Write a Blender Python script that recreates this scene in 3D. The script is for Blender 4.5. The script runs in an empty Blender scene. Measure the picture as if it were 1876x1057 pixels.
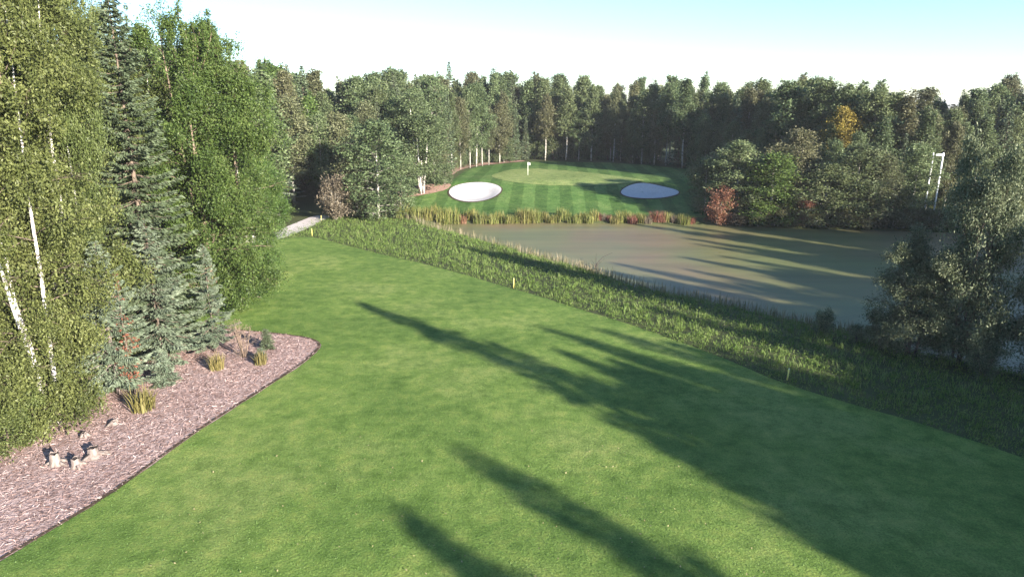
import bpy, math, random
import numpy as np
from mathutils import Vector, Matrix
from mathutils.geometry import delaunay_2d_cdt

# ------------------------------------------------------------------ camera, sky, sun
SC = bpy.context.scene
COL = SC.collection
CAM_H, PITCH, FPX = 14.0, math.radians(15.3), 1233.0
SUN_AZ, SUN_EL = 44.0, 16.0            # shadows run 44 deg left of the view direction
cam_data = bpy.data.cameras.new('camera')
cam_data.sensor_width = 36.0
cam_data.lens = 36.0 * FPX / 1876.0
cam_data.clip_start, cam_data.clip_end = 0.1, 6000.0
cam = bpy.data.objects.new('camera', cam_data)
COL.objects.link(cam)
cam.location = (0, 0, CAM_H)
cam.rotation_euler = (math.pi / 2 - PITCH, 0, 0)
SC.camera = cam

D = np.array([-math.sin(math.radians(SUN_AZ)), math.cos(math.radians(SUN_AZ))])   # shadow direction on the ground
Q = np.array([-D[1] * -1, -D[0]])                                                 # across it: (cos, sin)
world = bpy.data.worlds.new('World'); SC.world = world; world.use_nodes = True
wn = world.node_tree.nodes; bg = wn['Background']
sky = wn.new('ShaderNodeTexSky'); sky.sky_type = 'NISHITA'; sky.sun_disc = False
sky.sun_elevation = math.radians(SUN_EL); sky.sun_rotation = math.radians(180 - SUN_AZ)
sky.air_density = 1.0; sky.dust_density = 0.2; sky.ozone_density = 4.0
world.node_tree.links.new(sky.outputs[0], bg.inputs[0]); bg.inputs[1].default_value = 0.08
sun_d = bpy.data.lights.new('sun', 'SUN'); sun_d.energy = 5.0; sun_d.angle = math.radians(0.5)
sun_d.color = (1.0, 0.92, 0.80)
sun = bpy.data.objects.new('sun', sun_d); COL.objects.link(sun)
sd = Vector((D[0], D[1], -math.tan(math.radians(SUN_EL)))).normalized()
sun.rotation_euler = sd.to_track_quat('-Z', 'Y').to_euler(); sun.location = (60, -60, 60)
SC.view_settings.view_transform = 'Standard'; SC.view_settings.look = 'None'
SC.view_settings.gamma = 1.0; SC.view_settings.use_curve_mapping = False
SC.view_settings.exposure = 2.0
SC.cycles.max_bounces = 6; SC.cycles.transparent_max_bounces = 6
SC.cycles.diffuse_bounces = 3; SC.cycles.glossy_bounces = 2; SC.cycles.transmission_bounces = 3

RNG = np.random.default_rng(7)

# ------------------------------------------------------------------ geometry of the place
def ray(px, py):
    u, v = (px - 938.0) / FPX, (528.5 - py) / FPX
    return np.array([u, math.cos(PITCH) + v * math.sin(PITCH), -math.sin(PITCH) + v * math.cos(PITCH)])
def at_z(px, py, z):
    d = ray(px, py); t = (z - CAM_H) / d[2]
    return np.array([d[0] * t, d[1] * t])
def sstep(a, b, x):
    t = np.clip((x - a) / (b - a), 0, 1); return t * t * (3 - 2 * t)
def chaikin(P, n=2, closed=True):
    P = np.asarray(P, float)
    for _ in range(n):
        R = np.roll(P, -1, 0) if closed else P[1:]
        A = P if closed else P[:-1]
        N = np.empty((2 * len(A), 2)); N[0::2] = .75 * A + .25 * R; N[1::2] = .25 * A + .75 * R
        P = N if closed else np.vstack([P[:1], N, P[-1:]])
    return P
def sd_poly(X, Y, poly):
    X = np.asarray(X, float); Y = np.asarray(Y, float)
    dist = np.full(X.shape, 1e9); inside = np.zeros(X.shape, bool)
    n = len(poly)
    for i in range(n):
        ax, ay = poly[i]; bx, by = poly[(i + 1) % n]
        ex, ey = bx - ax, by - ay
        wx, wy = X - ax, Y - ay
        t = np.clip((wx * ex + wy * ey) / (ex * ex + ey * ey + 1e-12), 0, 1)
        dist = np.minimum(dist, np.hypot(wx - ex * t, wy - ey * t))
        c = ((ay > Y) != (by > Y)) & (X < (bx - ax) * (Y - ay) / ((by - ay) if abs(by - ay) > 1e-12 else 1e-12) + ax)
        inside ^= c
    return np.where(inside, -dist, dist)

WATER = -0.7
pond_px = [(770, 414), (850, 434), (930, 457), (1000, 478), (1060, 494), (1110, 510), (1160, 527), (1230, 545), (1300, 558),
           (1370, 573), (1450, 594), (1530, 611), (1620, 632), (1700, 654), (1800, 672), (1900, 700), (2060, 740)]
pond_far = [(2500, 520), (2250, 440), (1876, 431), (1700, 425), (1560, 421), (1450, 419), (1350, 412), (1250, 411), (1100, 409), (1000, 408), (850, 409)]
POND = chaikin([at_z(x, y, WATER) for x, y in pond_px + pond_far], 2)
BUNKERS = []     # cx, cy, rx, ry, depth, back lip

def terrain(x, y):
    x = np.asarray(x, float); y = np.asarray(y, float)
    z = 2.5 * sstep(87, 109, y)
    z = z + 0.05 * np.sin(x * .45 + 1.3 * np.sin(y * .21)) * np.sin(y * .37 + .7) + 0.10 * np.sin(x * .13 + y * .09)
    near = (x > POND[:, 0].min() - 8) & (x < POND[:, 0].max() + 8) & (y > POND[:, 1].min() - 8) & (y < POND[:, 1].max() + 8)
    if near.any():
        s = np.full(x.shape, 50.0)
        s[near] = sd_poly(x[near], y[near], POND)
        k = 1 - sstep(-2.5, 2.5, s)
        z = z * (1 - k) - 1.4 * k
    for cx, cy, rx, ry, dep, lip in BUNKERS:
        r = np.hypot((x - cx) / rx, (y - cy) / ry)
        z = z - dep * (1 - sstep(.45, 1.02, r))
        z = z + lip * np.exp(-((x - cx) / rx * .9) ** 2 - (((y - cy) / ry - 1.15) / .45) ** 2)
    return z
def tz(x, y):
    return float(terrain(np.array([x]), np.array([y]))[0])
def ground(px, py):
    z = 0.0
    for _ in range(14):
        p = at_z(px, py, z); z = .5 * z + .5 * tz(p[0], p[1])
    return p
def top_height(x, y, py):
    """height above its foot of a thing standing at x, y whose top shows in image row py"""
    d = ray(938, py); return CAM_H + d[2] / d[1] * y - tz(x, y)
def col_x(px, y, py=250):
    d = ray(px, py); return d[0] / d[1] * y
for (px, py), r in (((870, 352), (3.9, 5.0, .40, .25)), ((1188, 353), (4.2, 3.3, .6, .55))):
    p = ground(px, py); BUNKERS.append((p[0], p[1]) + r)

# ------------------------------------------------------------------ object helpers
def mesh_np(name, V, F, tint=None, smooth=False):
    """V (n,3); F list of (k,3|4) index arrays"""
    me = bpy.data.meshes.new(name)
    V = np.asarray(V, np.float32)
    if not isinstance(F, (list, tuple)): F = [F]
    F = [f for f in F if len(f)]
    loops = np.concatenate([f.ravel() for f in F]).astype(np.int32)
    tot = np.concatenate([np.full(len(f), f.shape[1]) for f in F]).astype(np.int32)
    st = np.concatenate([[0], np.cumsum(tot)[:-1]]).astype(np.int32)
    me.vertices.add(len(V)); me.vertices.foreach_set('co', V.ravel())
    me.loops.add(len(loops)); me.loops.foreach_set('vertex_index', loops)
    me.polygons.add(len(tot)); me.polygons.foreach_set('loop_start', st); me.polygons.foreach_set('loop_total', tot)
    if smooth: me.polygons.foreach_set('use_smooth', np.ones(len(tot), bool))
    me.update(calc_edges=True)
    if tint is not None:
        a = me.attributes.new('tint', 'FLOAT', 'POINT'); a.data.foreach_set('value', np.asarray(tint, np.float32))
    return me
def obj(name, me, mat=None, parent=None):
    if mat is not None and not me.materials: me.materials.append(mat)
    o = bpy.data.objects.new(name, me); COL.objects.link(o)
    if parent is not None: o.parent = parent
    return o
def tag(o, label, cat=None, group=None, kind=None):
    o['label'] = label
    if cat: o['category'] = cat
    if group: o['group'] = group
    if kind: o['kind'] = kind
    return o
def empty(name, loc, rz=0.0, scale=(1, 1, 1)):
    o = bpy.data.objects.new(name, None); COL.objects.link(o)
    o.empty_display_size = .3
    o.location = loc; o.rotation_euler = (0, 0, rz); o.scale = scale
    return o

class MB:
    def __init__(s): s.V = []; s.F3 = []; s.F4 = []; s.T = []; s.n = 0
    def add(s, V, F, tint=None):
        V = np.asarray(V, float); F = np.asarray(F, int)
        s.V.append(V); (s.F3 if F.shape[1] == 3 else s.F4).append(F + s.n)
        s.T.append(np.full(len(V), .5) if tint is None else np.asarray(tint, float)); s.n += len(V)
    def tube(s, P, R, sides=6, cap=True):
        P = np.asarray(P, float); R = np.asarray(R, float); m = len(P)
        T = np.gradient(P, axis=0); T /= np.linalg.norm(T, axis=1)[:, None] + 1e-9
        ref = np.where(np.abs(T[:, 2:3]) > .9, np.array([[1., 0, 0]]), np.array([[0, 0, 1.]]))
        A = np.cross(T, ref); A /= np.linalg.norm(A, axis=1)[:, None] + 1e-9
        B = np.cross(T, A)
        an = np.arange(sides) / sides * 2 * math.pi
        V = (P[:, None] + R[:, None, None] * (np.cos(an)[None, :, None] * A[:, None] + np.sin(an)[None, :, None] * B[:, None])).reshape(-1, 3)
        i = np.arange(m - 1)[:, None] * sides; j = np.arange(sides)[None]; k = (j + 1) % sides
        F = np.stack([i + j, i + k, i + sides + k, i + sides + j], -1).reshape(-1, 4)
        s.add(V, F)
        if cap:
            c0 = s.n; s.V.append(P[[0, -1]]); s.T.append(np.full(2, .5)); s.n += 2
            b = c0 - m * sides; e = c0 - sides; j = np.arange(sides); k = (j + 1) % sides
            s.F3.append(np.stack([np.full(sides, c0), b + k, b + j], -1)); s.F3.append(np.stack([np.full(sides, c0 + 1), e + j, e + k], -1))
    def box(s, c, h, rot=None):
        v = np.array([[x, y, z] for x in (-1, 1) for y in (-1, 1) for z in (-1, 1)], float) * np.asarray(h)
        if rot is not None: v = v @ np.array(rot).T
        s.add(v + np.asarray(c), [[0, 1, 3, 2], [4, 6, 7, 5], [0, 4, 5, 1], [2, 3, 7, 6], [0, 2, 6, 4], [1, 5, 7, 3]])
    def mesh(s, name, smooth=False):
        F = []
        if s.F3: F.append(np.concatenate(s.F3))
        if s.F4: F.append(np.concatenate(s.F4))
        return mesh_np(name, np.concatenate(s.V), F, np.concatenate(s.T), smooth)

def unit(v): return v / (np.linalg.norm(v, axis=-1, keepdims=True) + 1e-9)
def leaf_quads(rng, P, size, aspect=.6, up=.5, droop=.4, tint=None):
    """diamond leaves at points P"""
    n = len(P)
    nrm = unit(rng.normal(size=(n, 3)) + np.array([0, 0, up]))
    t = rng.normal(size=(n, 3)) + np.array([0, 0, -droop])
    t = unit(t - (t * nrm).sum(1, keepdims=True) * nrm); b = np.cross(nrm, t)
    L = size * rng.uniform(.65, 1.3, (n, 1)); W = L * aspect
    V = np.stack([P - t * L * .5, P + b * W * .5 - t * L * .08, P + t * L * .5, P - b * W * .5 - t * L * .08], 1).reshape(-1, 3)
    F = np.arange(4 * n).reshape(n, 4)
    T = np.repeat(tint if tint is not None else rng.uniform(0, 1, n), 4)
    return V, F, T

# ------------------------------------------------------------------ materials
def new_mat(name):
    m = bpy.data.materials.new(name); m.use_nodes = True
    nt = m.node_tree; b = nt.nodes['Principled BSDF']
    b.inputs['Specular IOR Level'].default_value = .25
    return m, nt.nodes, nt.links, b
def ramp(nodes, stops):
    r = nodes.new('ShaderNodeValToRGB'); e = r.color_ramp.elements
    while len(e) < len(stops): e.new(.5)
    for k, (p, c) in enumerate(stops): e[k].position = p; e[k].color = (*c, 1)
    return r
def noise(nodes, links, scale, detail=4, rough=.55, vec=None):
    n = nodes.new('ShaderNodeTexNoise'); n.inputs['Scale'].default_value = scale
    n.inputs['Detail'].default_value = detail; n.inputs['Roughness'].default_value = rough
    if vec is not None: links.new(vec, n.inputs['Vector'])
    return n
def mixc(nodes, links, fac, a, b, mode='MIX'):
    m = nodes.new('ShaderNodeMix'); m.data_type = 'RGBA'; m.blend_type = mode
    for s, v in ((m.inputs[0], fac), (m.inputs[6], a), (m.inputs[7], b)):
        if isinstance(v, (int, float)): s.default_value = v
        elif isinstance(v, tuple): s.default_value = (*v, 1)
        else: links.new(v, s)
    return m.outputs[2]
def leaf_mat(name, cols, var=.18, hue=.02, trans=.3, rough=.55, spec=.2):
    m, N, L, b = new_mat(name)
    at = N.new('ShaderNodeAttribute'); at.attribute_name = 'tint'
    r = ramp(N, [(i / (len(cols) - 1), c) for i, c in enumerate(cols)]); L.new(at.outputs['Fac'], r.inputs[0])
    oi = N.new('ShaderNodeObjectInfo')
    hs = N.new('ShaderNodeHueSaturation')
    m1 = N.new('ShaderNodeMapRange'); m1.inputs[3].default_value = 1 - var; m1.inputs[4].default_value = 1 + var
    L.new(oi.outputs['Random'], m1.inputs[0]); L.new(m1.outputs[0], hs.inputs['Value'])
    w = N.new('ShaderNodeTexWhiteNoise'); w.noise_dimensions = '1D'; L.new(oi.outputs['Random'], w.inputs['W'])
    m2 = N.new('ShaderNodeMapRange'); m2.inputs[3].default_value = .5 - hue; m2.inputs[4].default_value = .5 + hue
    L.new(w.outputs[0], m2.inputs[0]); L.new(m2.outputs[0], hs.inputs['Hue'])
    L.new(r.outputs[0], hs.inputs['Color'])
    L.new(hs.outputs[0], b.inputs['Base Color']); b.inputs['Roughness'].default_value = rough
    b.inputs['Specular IOR Level'].default_value = spec
    tr = N.new('ShaderNodeBsdfTranslucent'); L.new(hs.outputs[0], tr.inputs[0])
    mx = N.new('ShaderNodeMixShader'); mx.inputs[0].default_value = trans
    L.new(b.outputs[0], mx.inputs[1]); L.new(tr.outputs[0], mx.inputs[2])
    L.new(mx.outputs[0], N['Material Output'].inputs[0])
    return m
def bump(N, L, b, h, strength=.5, dist=.05):
    bp = N.new('ShaderNodeBump'); bp.inputs['Strength'].default_value = strength; bp.inputs['Distance'].default_value = dist
    L.new(h, bp.inputs['Height']); L.new(bp.outputs[0], b.inputs['Normal'])
def pos(N):
    g = N.new('ShaderNodeNewGeometry'); return g.outputs['Position']
def ground_mat(name, big, small, sb=.12, ss=2.5, mix=.5, bs=.5, bd=.04, bscale=9, rough=.9):
    m, N, L, b = new_mat(name); P = pos(N)
    n1 = noise(N, L, sb, 5, .6, P); r1 = ramp(N, [(.3 + .4 * i / (len(big) - 1), c) for i, c in enumerate(big)]); L.new(n1.outputs[0], r1.inputs[0])
    n2 = noise(N, L, ss, 5, .65, P); r2 = ramp(N, [(.3 + .4 * i / (len(small) - 1), c) for i, c in enumerate(small)]); L.new(n2.outputs[0], r2.inputs[0])
    c = mixc(N, L, mix, r1.outputs[0], r2.outputs[0]); L.new(c, b.inputs['Base Color'])
    n3 = noise(N, L, bscale, 4, .6, P); bump(N, L, b, n3.outputs[0], bs, bd)
    b.inputs['Roughness'].default_value = rough; b.inputs['Specular IOR Level'].default_value = .1
    return m

M = {}
M['leaf_near'] = leaf_mat('birch_leaf', [(.055, .072, .022), (.11, .135, .040), (.18, .205, .075)], .12, .015, .35, .5, .25)
M['leaf_green'] = leaf_mat('birch_leaf_green', [(.045, .080, .020), (.09, .14, .032), (.15, .20, .058)], .12, .012, .35, .5, .25)
M['leaf_far'] = leaf_mat('aspen_leaf', [(.058, .082, .036), (.118, .152, .064), (.20, .235, .12)], .22, .02, .35)
M['leaf_olive'] = leaf_mat('olive_leaf', [(.07, .080, .038), (.135, .14, .066), (.215, .215, .125)], .2, .02, .35)
M['leaf_yellow'] = leaf_mat('yellow_leaf', [(.14, .11, .02), (.24, .19, .035), (.33, .27, .06)], .08, .01, .3)
M['leaf_red'] = leaf_mat('red_leaf', [(.12, .05, .035), (.22, .09, .06), (.26, .15, .09)], .1, .015, .3)
M['leaf_brown'] = leaf_mat('brown_leaf', [(.10, .08, .055), (.16, .125, .09), (.22, .18, .13)], .1, .015, .2)
M['leaf_willow'] = leaf_mat('willow_leaf', [(.055, .075, .04), (.125, .15, .08), (.23, .255, .155)], .06, .01, .25, .55, .2)
M['needle'] = leaf_mat('spruce_needle', [(.06, .080, .042), (.11, .14, .075), (.18, .215, .135)], .15, .015, .1)
M['needle_blue'] = leaf_mat('blue_spruce_needle', [(.075, .10, .065), (.135, .17, .11), (.24, .275, .20)], .08, .01, .1)
M['needle_red'] = leaf_mat('dead_needle', [(.18, .06, .035), (.26, .09, .055)], .05, .01, .1)
M['weed'] = leaf_mat('weed_leaf', [(.07, .12, .026), (.125, .185, .042), (.19, .24, .08)], 0, 0, .4, .7, .1)
M['rough'] = leaf_mat('rough_grass_blade', [(.075, .13, .026), (.125, .20, .042), (.19, .25, .075), (.27, .27, .13)], .0, .0, .35)
M['seed'] = leaf_mat('seed_grass_blade', [(.13, .13, .05), (.22, .19, .11), (.30, .25, .18)], .0, .0, .3)
M['reed'] = leaf_mat('reed_blade', [(.09, .11, .025), (.17, .18, .05), (.28, .25, .10)], .15, .02, .3)
M['mown'] = leaf_mat('mown_blade', [(.075, .135, .030), (.11, .19, .045), (.145, .22, .062)], .0, .0, .3)
M['drygrass'] = leaf_mat('dry_yellow_grass', [(.15, .14, .04), (.26, .22, .09)], .08, .01, .3)
M['drytwig'] = leaf_mat('dry_twig', [(.16, .11, .085), (.26, .19, .14)], .08, .01, .1)

def bark(name, light, dark, sx=3, sz=9, lo=.42, hi=.55):
    m, N, L, b = new_mat(name)
    tc = N.new('ShaderNodeTexCoord'); mp = N.new('ShaderNodeMapping'); mp.inputs['Scale'].default_value = (sx, sx, sz)
    L.new(tc.outputs['Object'], mp.inputs[0]); n = noise(N, L, 1.0, 4, .6, mp.outputs[0])
    r = ramp(N, [(lo, dark), (hi, light)]); L.new(n.outputs[0], r.inputs[0]); L.new(r.outputs[0], b.inputs['Base Color'])
    bump(N, L, b, n.outputs[0], .4, .02); b.inputs['Roughness'].default_value = .8
    return m
M['birch_bark'] = bark('birch_bark', (.62, .58, .54), (.12, .09, .08), 2.2, 5, .36, .46)
M['aspen_bark'] = bark('aspen_bark', (.42, .39, .34), (.10, .085, .07), 2, 4, .36, .52)
M['spruce_bark'] = bark('spruce_bark', (.16, .12, .09), (.05, .04, .035), 6, 3)
M['twig_bark'] = bark('twig_bark', (.20, .15, .12), (.08, .06, .05), 4, 4)
M['tan_bark'] = bark('tan_bark', (.26, .19, .14), (.09, .07, .05), 3, 5)
M['stump'] = bark('weathered_wood', (.24, .195, .175), (.08, .06, .05), 9, 2.0, .3, .6)
M['burnt'] = bark('dark_rotten_wood', (.06, .045, .04), (.015, .012, .012), 6, 3)

# fairway turf
def turf(name, dark, mid, light, stripes=False, fine=26):
    m, N, L, b = new_mat(name); P = pos(N)
    n1 = noise(N, L, .11, 5, .62, P); r1 = ramp(N, [(.40, dark), (.5, mid), (.60, light)]); L.new(n1.outputs[0], r1.inputs[0])
    n2 = noise(N, L, 1.1, 6, .7, P); r2 = ramp(N, [(.32, (.60, .66, .58)), (.5, (1, 1, 1)), (.66, (1.45, 1.22, 1.3))]); L.new(n2.outputs[0], r2.inputs[0])
    c = mixc(N, L, 1.0, r1.outputs[0], r2.outputs[0], 'MULTIPLY')
    n4 = noise(N, L, fine * .6, 3, .7, P); r4 = ramp(N, [(.3, (.6, .6, .6)), (.7, (1.4, 1.4, 1.4))]); L.new(n4.outputs[0], r4.inputs[0])
    c = mixc(N, L, .8, c, r4.outputs[0], 'MULTIPLY')
    if stripes:
        sp = N.new('ShaderNodeSeparateXYZ'); L.new(P, sp.inputs[0])
        mth = N.new('ShaderNodeMath'); mth.operation = 'MULTIPLY_ADD'; mth.inputs[1].default_value = -.055; L.new(sp.outputs[1], mth.inputs[0]); L.new(sp.outputs[0], mth.inputs[2])
        n5 = noise(N, L, .5, 2, .5, P); ad = N.new('ShaderNodeMath'); ad.operation = 'MULTIPLY_ADD'; ad.inputs[1].default_value = .5
        L.new(n5.outputs[0], ad.inputs[0]); L.new(mth.outputs[0], ad.inputs[2])
        s = N.new('ShaderNodeMath'); s.operation = 'SINE'; k = N.new('ShaderNodeMath'); k.operation = 'MULTIPLY'; k.inputs[1].default_value = 2 * math.pi / 3.55
        L.new(ad.outputs[0], k.inputs[0]); L.new(k.outputs[0], s.inputs[0])
        r5 = ramp(N, [(.44, (.72, .76, .72)), (.56, (1.10, 1.08, 1.10))])
        mr = N.new('ShaderNodeMapRange'); mr.inputs[1].default_value = -1; L.new(s.outputs[0], mr.inputs[0]); L.new(mr.outputs[0], r5.inputs[0])
        c = mixc(N, L, 1.0, c, r5.outputs[0], 'MULTIPLY')
    L.new(c, b.inputs['Base Color']); b.inputs['Roughness'].default_value = .85; b.inputs['Specular IOR Level'].default_value = .1
    n3 = noise(N, L, fine * .42, 5, .7, P); bump(N, L, b, n3.outputs[0], 1.0, .075)
    return m
M['fairway'] = turf('fairway_turf', (.100, .165, .036), (.128, .198, .044), (.165, .225, .060))
M['apron'] = turf('apron_turf', (.055, .115, .026), (.075, .14, .034), (.095, .155, .042), True, 9)
M['green'] = turf('putting_green_turf', (.15, .20, .06), (.17, .22, .07), (.19, .235, .08), False, 6)
M['soil'] = ground_mat('rough_ground', [(.05, .065, .025), (.075, .09, .03)], [(.04, .05, .02), (.09, .09, .045)], .1, 1.8)
M['mulch'] = ground_mat('bark_mulch', [(.25, .16, .14), (.40, .29, .27), (.46, .35, .33)], [(.16, .10, .085), (.36, .26, .24), (.52, .42, .40)], .25, 5, .6, .9, .06, 7)
M['farmulch'] = ground_mat('reddish_mulch', [(.26, .15, .11), (.36, .23, .18)], [(.20, .12, .09), (.40, .27, .22)], .5, 3)
M['path'] = ground_mat('pale_gravel', [(.46, .40, .38), (.58, .52, .50)], [(.42, .37, .35), (.62, .56, .54)], .4, 5, .5, .4, .02, 8)
M['sand'] = ground_mat('bunker_sand', [(.44, .41, .395), (.51, .48, .465)], [(.36, .335, .325), (.55, .52, .505)], .6, 3, .5, .9, .06, 2.2)
M['edge'] = ground_mat('cut_turf_edge', [(.05, .04, .025), (.09, .06, .04)], [(.04, .03, .02), (.10, .07, .045)], .5, 4)

def water_mat():
    m, N, L, b = new_mat('murky_pond_water'); P = pos(N)
    sp = N.new('ShaderNodeSeparateXYZ'); L.new(P, sp.inputs[0])
    n = noise(N, L, .05, 4, .55, P); r = ramp(N, [(.38, (.180, .135, .074)), (.5, (.155, .146, .066)), (.62, (.14, .152, .064))]); L.new(n.outputs[0], r.inputs[0])
    mp = N.new('ShaderNodeMapping'); mp.inputs['Scale'].default_value = (.06, .5, 1); mp.inputs['Rotation'].default_value = (0, 0, .35); L.new(P, mp.inputs[0])
    n2 = noise(N, L, 1.0, 5, .6, mp.outputs[0]); r2 = ramp(N, [(.35, (.85, .86, .88)), (.6, (1.08, 1.07, 1.05))]); L.new(n2.outputs[0], r2.inputs[0])
    c = mixc(N, L, 1.0, r.outputs[0], r2.outputs[0], 'MULTIPLY')
    L.new(c, b.inputs['Base Color']); b.inputs['Roughness'].default_value = .36; b.inputs['IOR'].default_value = 1.33
    b.inputs['Specular IOR Level'].default_value = .36
    n3 = noise(N, L, 1.6, 3, .5, P); bump(N, L, b, n3.outputs[0], .12, .03)
    return m
M['water'] = water_mat()
def plain(name, c, rough=.6):
    m, N, L, b = new_mat(name); P = pos(N)
    n = noise(N, L, 14, 3, .6, P); r = ramp(N, [(.3, tuple(v * .8 for v in c)), (.7, c)]); L.new(n.outputs[0], r.inputs[0]); L.new(r.outputs[0], b.inputs['Base Color'])
    b.inputs['Roughness'].default_value = rough; return m
M['yellow'] = plain('yellow_paint', (.80, .68, .20)); M['white'] = plain('white_paint', (.80, .80, .80)); M['flag'] = plain('pale_cloth', (.80, .82, .70))
M['tip_white'] = plain('stake_cap_paint', (.82, .78, .55))

# ------------------------------------------------------------------ setting: ground sheets
def axis(lo, hi, step, far, n=16):
    a = np.arange(lo, hi + 1e-6, step)
    g = np.geomspace(step, far, n).cumsum()
    return np.concatenate([(lo - g)[::-1], a, hi + g])
xs = axis(-75, 95, 1.0, 520); ys = axis(2, 172, 1.0, 520)
GX, GY = np.meshgrid(xs, ys)
GZ = terrain(GX.ravel(), GY.ravel())
nx, ny = len(xs), len(ys)
i = (np.arange(ny - 1)[:, None] * nx + np.arange(nx - 1)[None]).ravel()
ground_o = obj('ground', mesh_np('ground', np.stack([GX.ravel(), GY.ravel(), GZ], 1), np.stack([i, i + 1, i + nx + 1, i + nx], 1), smooth=True), M['soil'])
tag(ground_o, 'dark grassy ground running under the forest to the horizon', kind='structure')

def drape(name, poly, dz, res, mat, label, jag=0.0, rng=None, skirt=0.0, mat_skirt=None):
    poly = np.asarray(poly, float)
    seg = []                                             # resample the outline
    for a, b in zip(poly, np.roll(poly, -1, 0)):
        L = np.linalg.norm(b - a); k = max(1, int(L / res))
        seg.append(a + (b - a) * (np.arange(k) / k)[:, None])
    B = np.concatenate(seg)
    if jag and rng is not None: B = B + rng.normal(0, jag, B.shape)
    lo, hi = B.min(0), B.max(0)
    X, Y = np.meshgrid(np.arange(lo[0], hi[0], res), np.arange(lo[1], hi[1], res))
    X, Y = X.ravel(), Y.ravel(); ins = sd_poly(X, Y, B) < -res * .4
    pts = [Vector(p) for p in B] + [Vector((a, b)) for a, b in zip(X[ins], Y[ins])]
    nb = len(B)
    v, e, f, *_ = delaunay_2d_cdt(pts, [(k, (k + 1) % nb) for k in range(nb)], [list(range(nb))], 1, 1e-5)
    v = np.array([tuple(p) for p in v]); f = np.array([list(t) for t in f if len(t) == 3])
    V = np.column_stack([v, terrain(v[:, 0], v[:, 1]) + dz])
    o = obj(name, mesh_np(name, V, f, smooth=True), mat)
    tag(o, label, kind='structure')
    return o, B
def pxpoly(pts): return np.array([ground(x, y) for x, y in pts])

mulch_edge = [(-140, 1110), (0, 1030), (100, 970), (200, 910), (290, 845), (380, 780), (480, 716), (550, 672), (585, 643), (590, 630), (572, 620), (520, 612), (450, 606), (400, 601), (330, 597)]
rough_edge = [(468, 452), (520, 437), (575, 433), (650, 455), (760, 480), (850, 503), (940, 530), (1040, 560), (1140, 590), (1250, 628), (1350, 667), (1430, 702), (1550, 738), (1700, 780), (1876, 840)]
FAIR = np.vstack([chaikin(pxpoly(mulch_edge), 2, False), pxpoly([(380, 540), (420, 490)]), chaikin(pxpoly(rough_edge), 2, False), [(30, 22), (34, 6), (-30, 6), (-24, 13)]])
drape('fairway', FAIR, .035, 1.0, M['fairway'], 'smooth mown fairway crossed by long tree shadows', .02, RNG)
me_w = chaikin(pxpoly(mulch_edge), 2, False)
MUL = np.vstack([me_w, [(-34, 46), (-48, 44), (-48, 8), (-20, 8)]])
drape('mulch_bed', MUL, .02, .8, M['mulch'], 'pinkish bark mulch bed under the near birches', .02, RNG)
# the dark cut edge where turf meets mulch: a narrow strip standing a little proud
E2 = me_w[:-6]; tn = unit(np.gradient(E2, axis=0)); nr = np.column_stack([-tn[:, 1], tn[:, 0]])
strip = np.vstack([E2 + nr * .02, (E2 - nr * -.17)[::-1]])
drape('turf_edge', strip, .06, .5, M['edge'], 'narrow dark cut edge between mulch bed and fairway', .015, RNG)

path_px = [(440, 462), (478, 437), (510, 423), (545, 408), (570, 397), (600, 394), (606, 399), (590, 405), (562, 420), (520, 437), (480, 449), (445, 476)]
PATH = chaikin(pxpoly(path_px), 2)
drape('gravel_path', PATH, .05, .7, M['path'], 'pale gravel cart path curving into the dark wood', .03, RNG)
apron_px = [(735, 389), (742, 366), (800, 352), (826, 341), (835, 325), (860, 309), (905, 302), (965, 296.5)]
APR = np.vstack([pxpoly(apron_px), [(10, 140), (24, 136), (34, 122), (36, 104), (31, 90), (26, 86.5)], pxpoly([(1240, 398), (1100, 398), (1000, 397), (870, 397)])])
APR = chaikin(APR, 1)
drape('green_apron', APR, .03, .9, M['apron'], 'striped mown slope in front of the putting green', .04, RNG)
GREEN = chaikin(pxpoly([(892, 324), (925, 313), (965, 309), (1040, 313), (1110, 321), (1185, 330), (1175, 335), (1120, 339), (1060, 341), (990, 340), (930, 334)]), 3)
drape('putting_green', GREEN, .07, .8, M['green'], 'pale smooth putting green around the flagstick')
FM = chaikin(pxpoly([(733, 364), (770, 358.5), (812, 351), (826, 343), (826, 337), (800, 337), (760, 342), (725, 352)]), 2)
drape('mulch_strip', FM, .06, .8, M['farmulch'], 'reddish mulch under the white birch clump by the bunker', .05, RNG)
FM2 = chaikin(pxpoly([(822, 326), (846, 310), (880, 303.5), (930, 298.5), (962, 296.5), (960, 294), (920, 296), (870, 299), (835, 305), (812, 320)]), 2)
drape('mulch_strip', FM2, .06, .8, M['farmulch'], 'thin mulch band at forest edge left of the flag', .05, RNG)
def bunker(k, label):
    cx, cy, rx, ry, dep, lip = BUNKERS[k]
    a = np.linspace(0, 2 * math.pi, 40, endpoint=False)
    w = 1 + .05 * np.sin(2 * a + k) + .05 * np.sin(3 * a + 2 * k)
    P = np.column_stack([cx + rx * w * .97 * np.cos(a), cy + ry * w * .97 * np.sin(a)])
    P2 = np.column_stack([cx + (rx * w * .97 + .22) * np.cos(a), cy + (ry * w * .97 + .25) * np.sin(a)])
    drape('bunker_rim', P2, .075, .45, M['edge'], 'dark cut lip around the ' + label.split(',')[0], .02, RNG)
    drape('sand_bunker', P, .12, .4, M['sand'], label.replace(',', ''))
bunker(0, 'white sand bunker, left of the putting green in full sun')
bunker(1, 'shaded sand bunker, right of the putting green with a bright ridge')

pw, _ = None, None
o = obj('pond', mesh_np('pond', np.column_stack([POND, np.full(len(POND), WATER)]), np.arange(len(POND))[None]), M['water'])
tag(o, 'murky brown green pond striped by tree shadows', kind='structure')

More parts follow.
